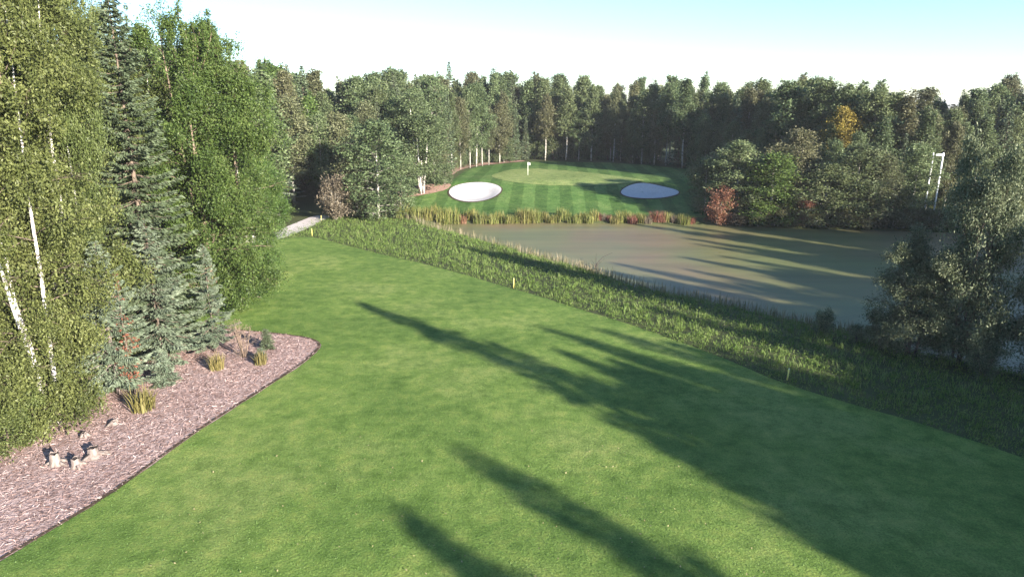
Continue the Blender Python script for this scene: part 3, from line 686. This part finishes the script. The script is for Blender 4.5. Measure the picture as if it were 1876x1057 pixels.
# ------------------------------------------------------------------ willows and bushes at the near right shore
def wil(k, px, py, top, width, lb, rz):
    p = ground(px, py); h = top_height(p[0], p[1], top)
    plant('willow_tree', WIL[k], p[0], p[1], h, 11.5, width, lb, 'tree', None, M['leaf_willow'], M['spruce_bark'], rz, max(tz(*p), WATER - .2), ('stem', 'crown'))
wil(0, 1752, 662, 256, .58, 'big willow in front of the white frame, sunlit only at the top', .5)
wil(1, 1905, 696, 360, .9, 'willow cut by the right edge of the picture', 2.5)
wil(1, 1668, 650, 428, 1.1, 'low broad willow left of the tall one, wholly in shade', 4.1)
near(SHN[0], 'waterside_bush', 1506, 612, 0, 3, .9, 'small lone bush at the near shore in the shade', 'bush', 'leaf_willow', 'spruce_bark', H=1.5)
for px, py, h, lb in ((1615, 634, 2.2, 'low bush left of the willow foot'), (1800, 690, 1.8, 'low bush between the two willows'), (1570, 626, 1.0, 'smallest bush on the near shore left of the willow')):
    near(SHN[1], 'waterside_bush', px, py, 0, 3, 1.0, lb, 'bush', 'leaf_willow', 'spruce_bark', H=h)

# ------------------------------------------------------------------ far trees and shrubs with a place of their own
def far(meshes, name, px, py, top, Href, wpx, Rref, label, cat, mat, bk='aspen_bark', y=None, group=None, rz=None):
    p = ground(px, py) if y is None else np.array([col_x(px, y, 350), y])
    h = top_height(p[0], p[1], top); dist = math.hypot(p[0], p[1])
    width = (wpx / 1233 * dist / 2) / (Rref * h / Href)
    return plant(name, meshes, p[0], p[1], h, Href, width, label, cat, group, M[mat], M[bk], rz)
far(CLUMP, 'birch_clump', 773, 355, 172, 13, 120, 2.8, 'white stemmed birch clump on the reddish mulch by the bunker', 'tree', 'leaf_far', 'birch_bark')
far(AE[0], 'leafy_tree', 694, 402, 225, 12, 115, 2.5, 'bushy olive tree in front at the end of the cart path', 'tree', 'leaf_far')
far(AE[1], 'leafy_tree', 655, 398, 262, 12, 85, 2.3, 'olive tree just left of the bushy front tree', 'tree', 'leaf_olive')
far(AE[2], 'leafy_tree', 735, 385, 290, 12, 70, 2.8, 'short tree filling in right of the bushy front tree', 'tree', 'leaf_far')
far(SHR[0], 'brown_shrub', 614, 403, 325, 4, 75, 2.1, 'brownish half bare shrub beside the end of the path', 'shrub', 'leaf_brown')
far(SHR[1], 'leafy_shrub', 815, 338, 300, 4, 40, 2.0, 'small round shrub right of the birch clump', 'shrub', 'leaf_far')
far(SHR[2], 'leafy_shrub', 512, 405, 375, 4, 60, 2.0, 'low shrub on the left side of the path', 'shrub', 'leaf_green')
far(SHR[0], 'red_shrub', 1311, 413, 350, 4, 62, 2.0, 'rusty red shrub at the right end of the reeds', 'shrub', 'leaf_red')
far(SHR[1], 'red_shrub', 1474, 412, 366, 4, 36, 2.0, 'smaller red shrub among the dark shore bushes', 'shrub', 'leaf_red')
far(SHR[1], 'red_shrub', 1350, 415, 392, 4, 34, 2.0, 'low reddish bush at the waterline', 'shrub', 'leaf_brown')
shore_trees = [(1345, 400, 262, 95, 0, 'leaf_far', 'leafy grey green tree left in the shore row behind the red shrub'), (1408, 412, 284, 105, 1, 'leaf_green', 'broad green tree in the shore row'),
    (1505, 412, 300, 85, 2, 'leaf_far', 'rounded mid height shore tree left of the dark gap'), (1562, 410, 268, 100, 0, 'leaf_far', 'tall bushy shore tree near the middle of the right bank'),
    (1604, 412, 285, 70, 1, 'leaf_olive', 'olive shore tree right of the bushy one'), (1450, 398, 240, 80, 2, 'leaf_olive', 'olive tree standing behind the broad shore tree'),
    (1665, 405, 268, 75, 1, 'leaf_far', 'leafy tree just left of the white frame'), (1290, 388, 290, 60, 2, 'leaf_far', 'slim tree at the corner of the shaded bay')]
for px, py, top, wp, k, mt, lb in shore_trees: far(AE[k], 'shore_tree', px, py, top, 12, wp, 2.5, lb, 'tree', mt)
for j in range(16):
    px = 1365 + j * 26 + rr.uniform(-8, 8)
    far(SHR[j % 3], 'shore_bush', px, 414 + max(0, (px - 1500) * .02), rr.uniform(372, 395), 4, rr.uniform(40, 60), 2.0, 'dark low bush in the row along the far right waterline', 'bush', 'leaf_olive', group='dark bushes along the right waterline')
far(AE[0], 'yellow_birch', 1530, 0, 202, 12, 66, 2.5, 'golden yellow autumn birch in the right hand wood', 'tree', 'leaf_yellow', 'birch_bark', y=94)
far(AE[1], 'yellow_birch', 1588, 0, 205, 12, 60, 2.3, 'yellow green birch right of the golden one', 'tree', 'leaf_near', 'birch_bark', y=96)
far(SHR[2], 'dead_tree', 1614, 0, 240, 4, 34, 2.0, 'thin pinkish half dead tree right of the yellow birches', 'tree', 'leaf_brown', y=93)
for px, top, y_ in ((1652, 205, 98), (1690, 215, 99), (1720, 190, 104), (1640, 225, 95), (1700, 235, 97), (1750, 225, 101)):
    far(SF[int(px) % 2], 'spruce_tree', px, 0, top, 15, 52, 1.7, 'grey green spruce in the stand behind the white frame', 'tree', 'needle', 'spruce_bark', y=y_, group='spruces behind the white frame')
for j, (px, top, y_, wp) in enumerate(((1790, 200, 104, 70), (1822, 182, 108, 75), (1855, 190, 103, 80), (1888, 178, 106, 80), (1920, 185, 102, 80), (1840, 250, 97, 90), (1880, 262, 96, 90), (1800, 270, 95, 80))):
    far(AE[j % 3], 'shaded_tree', px, 0, top, 12, wp, 2.5, 'dim leafy tree in the far right corner behind the willows', 'tree', 'leaf_far', y=y_, group='dim trees in the far right corner')
far(SF[0], 'spruce_tree', 828, 0, 112, 15, 34, 1.7, 'lone dark spruce tip standing above the skyline left of the flag', 'tree', 'needle', 'spruce_bark', y=150)
far(SF[1], 'spruce_tree', 1392, 0, 148, 15, 30, 1.7, 'thin spruce tip on the skyline right of the bay', 'tree', 'needle', 'spruce_bark', y=128)
far(SF[0], 'spruce_tree', 1356, 0, 158, 15, 26, 1.7, 'shorter spruce tip left of the thin skyline one', 'tree', 'needle', 'spruce_bark', y=128)
far(SF[1], 'spruce_tree', 445, 0, 104, 15, 40, 1.7, 'spruce tip on the skyline right of the near birches', 'tree', 'needle', 'spruce_bark', y=95)
far(SF[0], 'spruce_tree', 510, 0, 235, 15, 70, 1.7, 'bluish spruce in the wood left of the path', 'tree', 'needle_blue', 'spruce_bark', y=92)

# ------------------------------------------------------------------ the forest round the hole
SKX = [300, 400, 430, 480, 510, 560, 610, 650, 720, 780, 830, 900, 980, 1050, 1100, 1150, 1200, 1260, 1300, 1400, 1480, 1560, 1640, 1700, 1760, 1830, 1900, 2100]
SKY_ = [95, 100, 118, 132, 122, 130, 152, 162, 138, 155, 140, 150, 146, 150, 155, 160, 152, 140, 155, 166, 152, 162, 176, 182, 172, 157, 165, 165]
def px_of(x, y): return 938 + x / (y * math.cos(PITCH) + 3) * FPX
edge_line = [(-42, 62), (-36, 74), (-33, 86), (-28, 93), (-21, 97), (-16, 103), (-13, 112), (-10, 121), (-6, 131), (2, 143), (12, 143), (22, 139), (30, 130), (34, 118), (35, 104), (30, 92), (36, 88), (48, 86), (62, 90), (80, 98), (110, 110)]
E = np.array(edge_line, float)
FOREST = np.vstack([E, [(125, 135), (70, 150), (40, 158), (20, 168), (-20, 165), (-50, 140), (-70, 110), (-72, 70), (-60, 58)]])
pts = []
rng = np.random.default_rng(23)
def try_add(p, mind):
    for q in pts:
        if (q[0] - p[0]) ** 2 + (q[1] - p[1]) ** 2 < mind * mind: return False
    pts.append(p); return True
for c in ((28.6, 91.2), (29.6, 89.2), (27.4, 90.0), (30.6, 90.6), (26.4, 91.8), (29.5, 93.4), (33, 91), (35.5, 89.3), (38, 87.6), (31.6, 93.6), (41, 87), (34.2, 95), (37, 92.4), (44, 87.4), (40, 91)): pts.append((c[0], c[1], 0))
# front row along the edge first
for a, b in zip(E[:-1], E[1:]):
    L = np.linalg.norm(b - a); nn = max(1, int(L / 2.6)); nrm = np.array([-(b - a)[1], (b - a)[0]]) / L
    for k in range(nn):
        c = a + (b - a) * (k + rng.uniform(.2, .8)) / nn + nrm * rng.uniform(.3, 1.8)
        if abs(px_of(*c) - 938) < 1020: try_add((c[0], c[1], 0), 1.8)
for _ in range(6000):
    c = rng.uniform((-72, 58), (125, 168)); s = sd_poly(np.array([c[0]]), np.array([c[1]]), FOREST)[0]
    de = min(np.linalg.norm(E - c, axis=1).min(), 99)
    if s < -1 and abs(px_of(*c) - 938) < 960 and de < 17 and len(pts) < 300: try_add((c[0], c[1], 1 if de < 8 else 2), 2.5)
rowname = ['in front row', 'just behind front row', 'far back on the skyline']
def zone(x, y):
    px = px_of(x, y)
    if px < 640: return 'of wood left of cart path'
    if px < 965: return 'of sunlit wood behind left bunker'
    if px < 1275: return 'of dark bay behind putting green'
    if px < 1640: return 'of wood behind right pond bank'
    return 'of dusky far right wood'
pts.sort(key=lambda p: px_of(p[0], p[1]))
seen = {}
ORD = 'first second third fourth fifth sixth seventh eighth ninth tenth eleventh twelfth thirteenth fourteenth fifteenth sixteenth seventeenth eighteenth nineteenth twentieth'.split()
def nth(lb, row):
    seen[lb] = seen.get(lb, 0) + 1
    k = seen[lb] - 1
    return lb if row or k > 19 else f'{ORD[k]} ' + lb.replace(' in front', ' from left in front')
SQ = [70, 76, 80, 84, 88, 94, 97, 100, 103]; SL = [49, 60, 65, 62, 57, 61, 68, 80, 200]
for x, y, row in pts:
    px = px_of(x, y); s = np.interp(px, SKX, SKY_)
    top = s + (rng.uniform(5, 75) if row == 0 else rng.uniform(-8, 45) if row == 1 else rng.choice([-12, -4, 4, 14, 26]) + rng.uniform(-4, 6))
    h = np.clip(top_height(x, y, top), 7, 21)
    if x > 20 and y < 112:
        pv_ = np.array([x, y]); h = min(h, 2.5 + (np.interp(pv_ @ Q, SQ, SL) - pv_ @ D) / 3.49 - tz(x, y))
        if h < 3.5: continue
    con = rng.uniform() < (.10 if px < 1640 else .2)
    if con:
        plant('spruce_tree', SF[int(rng.integers(2))], x, y, h, 15, rng.uniform(.9, 1.15), nth(f'dark spruce {rowname[row]} {zone(x, y)}', row), 'tree', 'forest trees round the hole', M['needle'], M['spruce_bark'], rng.uniform(0, 6))
    else:
        me = AF[int(rng.integers(6))]
        mt = 'leaf_olive' if rng.uniform() < .3 else ('leaf_green' if px < 600 and rng.uniform() < .6 else 'leaf_far')
        nm = {'leaf_olive': 'olive', 'leaf_green': 'fresh green', 'leaf_far': 'grey green'}[mt]
        plant('aspen_tree', me, x, y, h, 16, rng.uniform(.95, 1.5), nth(f'{nm} aspen {rowname[row]} {zone(x, y)}', row), 'tree', 'forest trees round the hole', M[mt], M['aspen_bark'], rng.uniform(0, 6))
# undergrowth at the forest edge
for k in range(80):
    u = rng.uniform(0, len(E) - 1.01); j = int(u); c = E[j] + (E[j + 1] - E[j]) * (u - j); nrm = np.array([-(E[j + 1] - E[j])[1], (E[j + 1] - E[j])[0]]); nrm /= np.linalg.norm(nrm)
    c = c + nrm * rng.uniform(1.0, 5); px = px_of(*c)
    if abs(px - 938) > 980: continue
    plant('forest_shrub', SHR[int(rng.integers(3))], c[0], c[1], rng.uniform(2, 4.5), 4, rng.uniform(.8, 1.2), f'undergrowth shrub at the foot {zone(*c)}', 'shrub', 'undergrowth at the forest edge', M['leaf_far'], M['spruce_bark'], rng.uniform(0, 6))
# deep wood behind: one uncountable mass of crowns
rng = np.random.default_rng(41); V = []; F = []; T = []; off = 0
tm, bm_, cm = FARW
cv = np.empty(len(cm.vertices) * 3, np.float32); cm.vertices.foreach_get('co', cv); cv = cv.reshape(-1, 3)
ct = np.empty(len(cm.vertices), np.float32); cm.attributes['tint'].data.foreach_get('value', ct)
for k in range(150):
    u = rng.uniform(0, len(E) - 1.01); j = int(u); c = E[j] + (E[j + 1] - E[j]) * (u - j); nrm = np.array([-(E[j + 1] - E[j])[1], (E[j + 1] - E[j])[0]]); nrm /= np.linalg.norm(nrm)
    c = c + nrm * rng.uniform(22, 36)
    if sd_poly(np.array([c[0]]), np.array([c[1]]), FOREST)[0] < 0 and np.linalg.norm(E - c, axis=1).min() < 18: continue
    if c[1] < 60 or np.linalg.norm(E - c, axis=1).min() < 10: continue
    s = np.interp(px_of(*c), SKX, SKY_); h = np.clip(top_height(c[0], c[1], s + rng.uniform(10, 40)), 8, 20) / 16; a = rng.uniform(0, 6.28); R_ = np.array([[math.cos(a), -math.sin(a), 0], [math.sin(a), math.cos(a), 0], [0, 0, 1]])
    V.append(cv @ R_.T * h + np.array([c[0], c[1], tz(*c)])); T.append(ct)
V = np.concatenate(V); bpy.data.meshes.remove(cm); bpy.data.meshes.remove(tm); bpy.data.meshes.remove(bm_)
tag(obj('deep_forest', mesh_np('deep_forest', V, np.arange(len(V)).reshape(-1, 4), np.concatenate(T)), M['leaf_far']), 'mass of crowns deep in the forest behind the front trees', 'forest', kind='stuff')

# ------------------------------------------------------------------ the wood to the right, out of the picture, that throws the long shadows
rng = np.random.default_rng(3); COT = 1 / math.tan(math.radians(SUN_EL))
def world_qs(q, s): return q * Q + s * D
named = [(24.6, 42.8, 20), (25.4, 24, 18), (22.8, 18.5, 17), (30.4, 29, 19), (27.8, 26, 18), (32.8, 26, 19), (33.8, 22, 17), (34.8, 19, 17), (38.8, 27, 18), (42.6, 26, 19), (44, 26, 19), (46.4, 29, 19), (47.6, 37, 20), (50.7, 36, 20), (48.6, 31, 18), (15.9, 20.6, 18), (11.6, 18.6, 18),
         (53.5, 30, 18), (57.8, 33.5, 19), (61, 31, 18), (66.5, 39, 19), (64.5, 36, 18), (70, 50, 20), (73, 46, 19), (77, 44, 19), (81, 46, 19), (86, 46, 19), (91, 46, 18), (96, 46, 19)]
cast = [(q, s - h * COT, h, .75) for q, s, h in named]
BQ = [18.5, 20, 23, 25, 30, 34, 36, 38, 40, 42, 46, 50, 56, 62, 68, 74, 100]; BS = [1, 8, 15, 20, 23, 23, 14, 21, 17, 24, 27, 25, 24, 26, 32, 38, 40]
for _ in range(9000):
    if len(cast) > 210: break
    q = 19 + 81 * rng.uniform() ** 1.25; h = rng.uniform(15, 19); st = np.interp(q, BQ, BS) - rng.uniform(0, 34); s0 = st - h * COT
    if all((q - a) ** 2 + (s0 - b) ** 2 > 2.2 ** 2 for a, b, *_ in cast): cast.append((q, s0, h, 1.15))
for k, (q, s0, h, wd) in enumerate(cast[:len(named)]):
    p = world_qs(q, s0)
    plant('spruce_tree', SF[k % 2], p[0], p[1], h, 15, 1.6 if k in (15, 16) else 1.3, 'tall spruce beyond the right edge that throws a narrow shadow', 'tree', 'shade casting spruces on the right', M['needle'], M['spruce_bark'], rng.uniform(0, 6))
# the rest of that wood reads as one mass: instances on points, one object of stuff
import bmesh
proto = bpy.data.collections.new('shade_wood_source')
for k in range(4):
    bm = bmesh.new(); bm.from_mesh(AF[k][0]); n0 = len(bm.faces); bm.from_mesh(AF[k][2]); bm.faces.ensure_lookup_table()
    for f in bm.faces[n0:]: f.material_index = 1
    me = bpy.data.meshes.new('shade_tree'); bm.to_mesh(me); bm.free(); me.materials.append(M['aspen_bark']); me.materials.append(M['leaf_far'])
    proto.objects.link(bpy.data.objects.new('shade_tree', me))
fill = cast[len(named):]
pp = np.array([list(world_qs(q, s0)) + [tz(*world_qs(q, s0))] for q, s0, h, wd in fill])
me = bpy.data.meshes.new('shade_wood'); me.from_pydata(pp.tolist(), [], [])
for nm, val in (('hs', [h / 16 for q, s0, h, wd in fill]), ('ws', [h / 16 * wd for q, s0, h, wd in fill]), ('rz', rng.uniform(0, 6.28, len(fill)))):
    at = me.attributes.new(nm, 'FLOAT', 'POINT'); at.data.foreach_set('value', np.array(val, np.float32))
wood = obj('shade_wood', me); tag(wood, 'mass of aspens filling the wood beyond the right edge', 'forest', kind='stuff')
ng = bpy.data.node_groups.new('shade_wood', 'GeometryNodeTree')
ng.interface.new_socket('Geometry', in_out='INPUT', socket_type='NodeSocketGeometry'); ng.interface.new_socket('Geometry', in_out='OUTPUT', socket_type='NodeSocketGeometry')
N = ng.nodes; L = ng.links; gi = N.new('NodeGroupInput'); go = N.new('NodeGroupOutput')
ci = N.new('GeometryNodeCollectionInfo'); ci.inputs[0].default_value = proto; ci.inputs['Separate Children'].default_value = True; ci.inputs['Reset Children'].default_value = True
ip = N.new('GeometryNodeInstanceOnPoints'); ip.inputs['Pick Instance'].default_value = True
def fa(nm):
    x = N.new('GeometryNodeInputNamedAttribute'); x.data_type = 'FLOAT'; x.inputs[0].default_value = nm; return x.outputs[0]
c1 = N.new('ShaderNodeCombineXYZ'); L.new(fa('rz'), c1.inputs[2]); c2 = N.new('ShaderNodeCombineXYZ'); w_ = fa('ws'); L.new(w_, c2.inputs[0]); L.new(w_, c2.inputs[1]); L.new(fa('hs'), c2.inputs[2])
L.new(gi.outputs[0], ip.inputs['Points']); L.new(ci.outputs[0], ip.inputs['Instance']); L.new(c1.outputs[0], ip.inputs['Rotation']); L.new(c2.outputs[0], ip.inputs['Scale']); L.new(ip.outputs[0], go.inputs[0])
wood.modifiers.new('instances', 'NODES').node_group = ng

# shrubs in the depth of the bay
for k in range(26):
    x, y = rng.uniform(-2, 32), rng.uniform(146, 156)
    plant('forest_shrub', SHR[k % 3], x, y, rng.uniform(3, 5), 4, rng.uniform(1, 1.4), 'dim shrub between the trunks deep behind the putting green', 'shrub', 'shrubs deep in the bay', M['leaf_far'], M['spruce_bark'], rng.uniform(0, 6))
# ------------------------------------------------------------------ thin scattering air volume, added to lift the dark tones
w = MB(); w.box((0, 0, 11.0), (4200, 4200, 14.0)); hz_o = obj('added_haze', w.mesh('added_haze'))
hm = bpy.data.materials.new('added_haze'); hm.use_nodes = True; hn = hm.node_tree.nodes; hn.remove(hn['Principled BSDF'])
pv = hn.new('ShaderNodeVolumePrincipled'); pv.inputs['Color'].default_value = (.82, .84, .92, 1); pv.inputs['Density'].default_value = 1.9e-4; pv.inputs['Anisotropy'].default_value = 0.0
hm.node_tree.links.new(pv.outputs[0], hn['Material Output'].inputs['Volume']); hz_o.data.materials.append(hm)
tag(hz_o, 'thin pale air volume added over the whole hole to lift the dark tones', 'added_haze', kind='stuff')
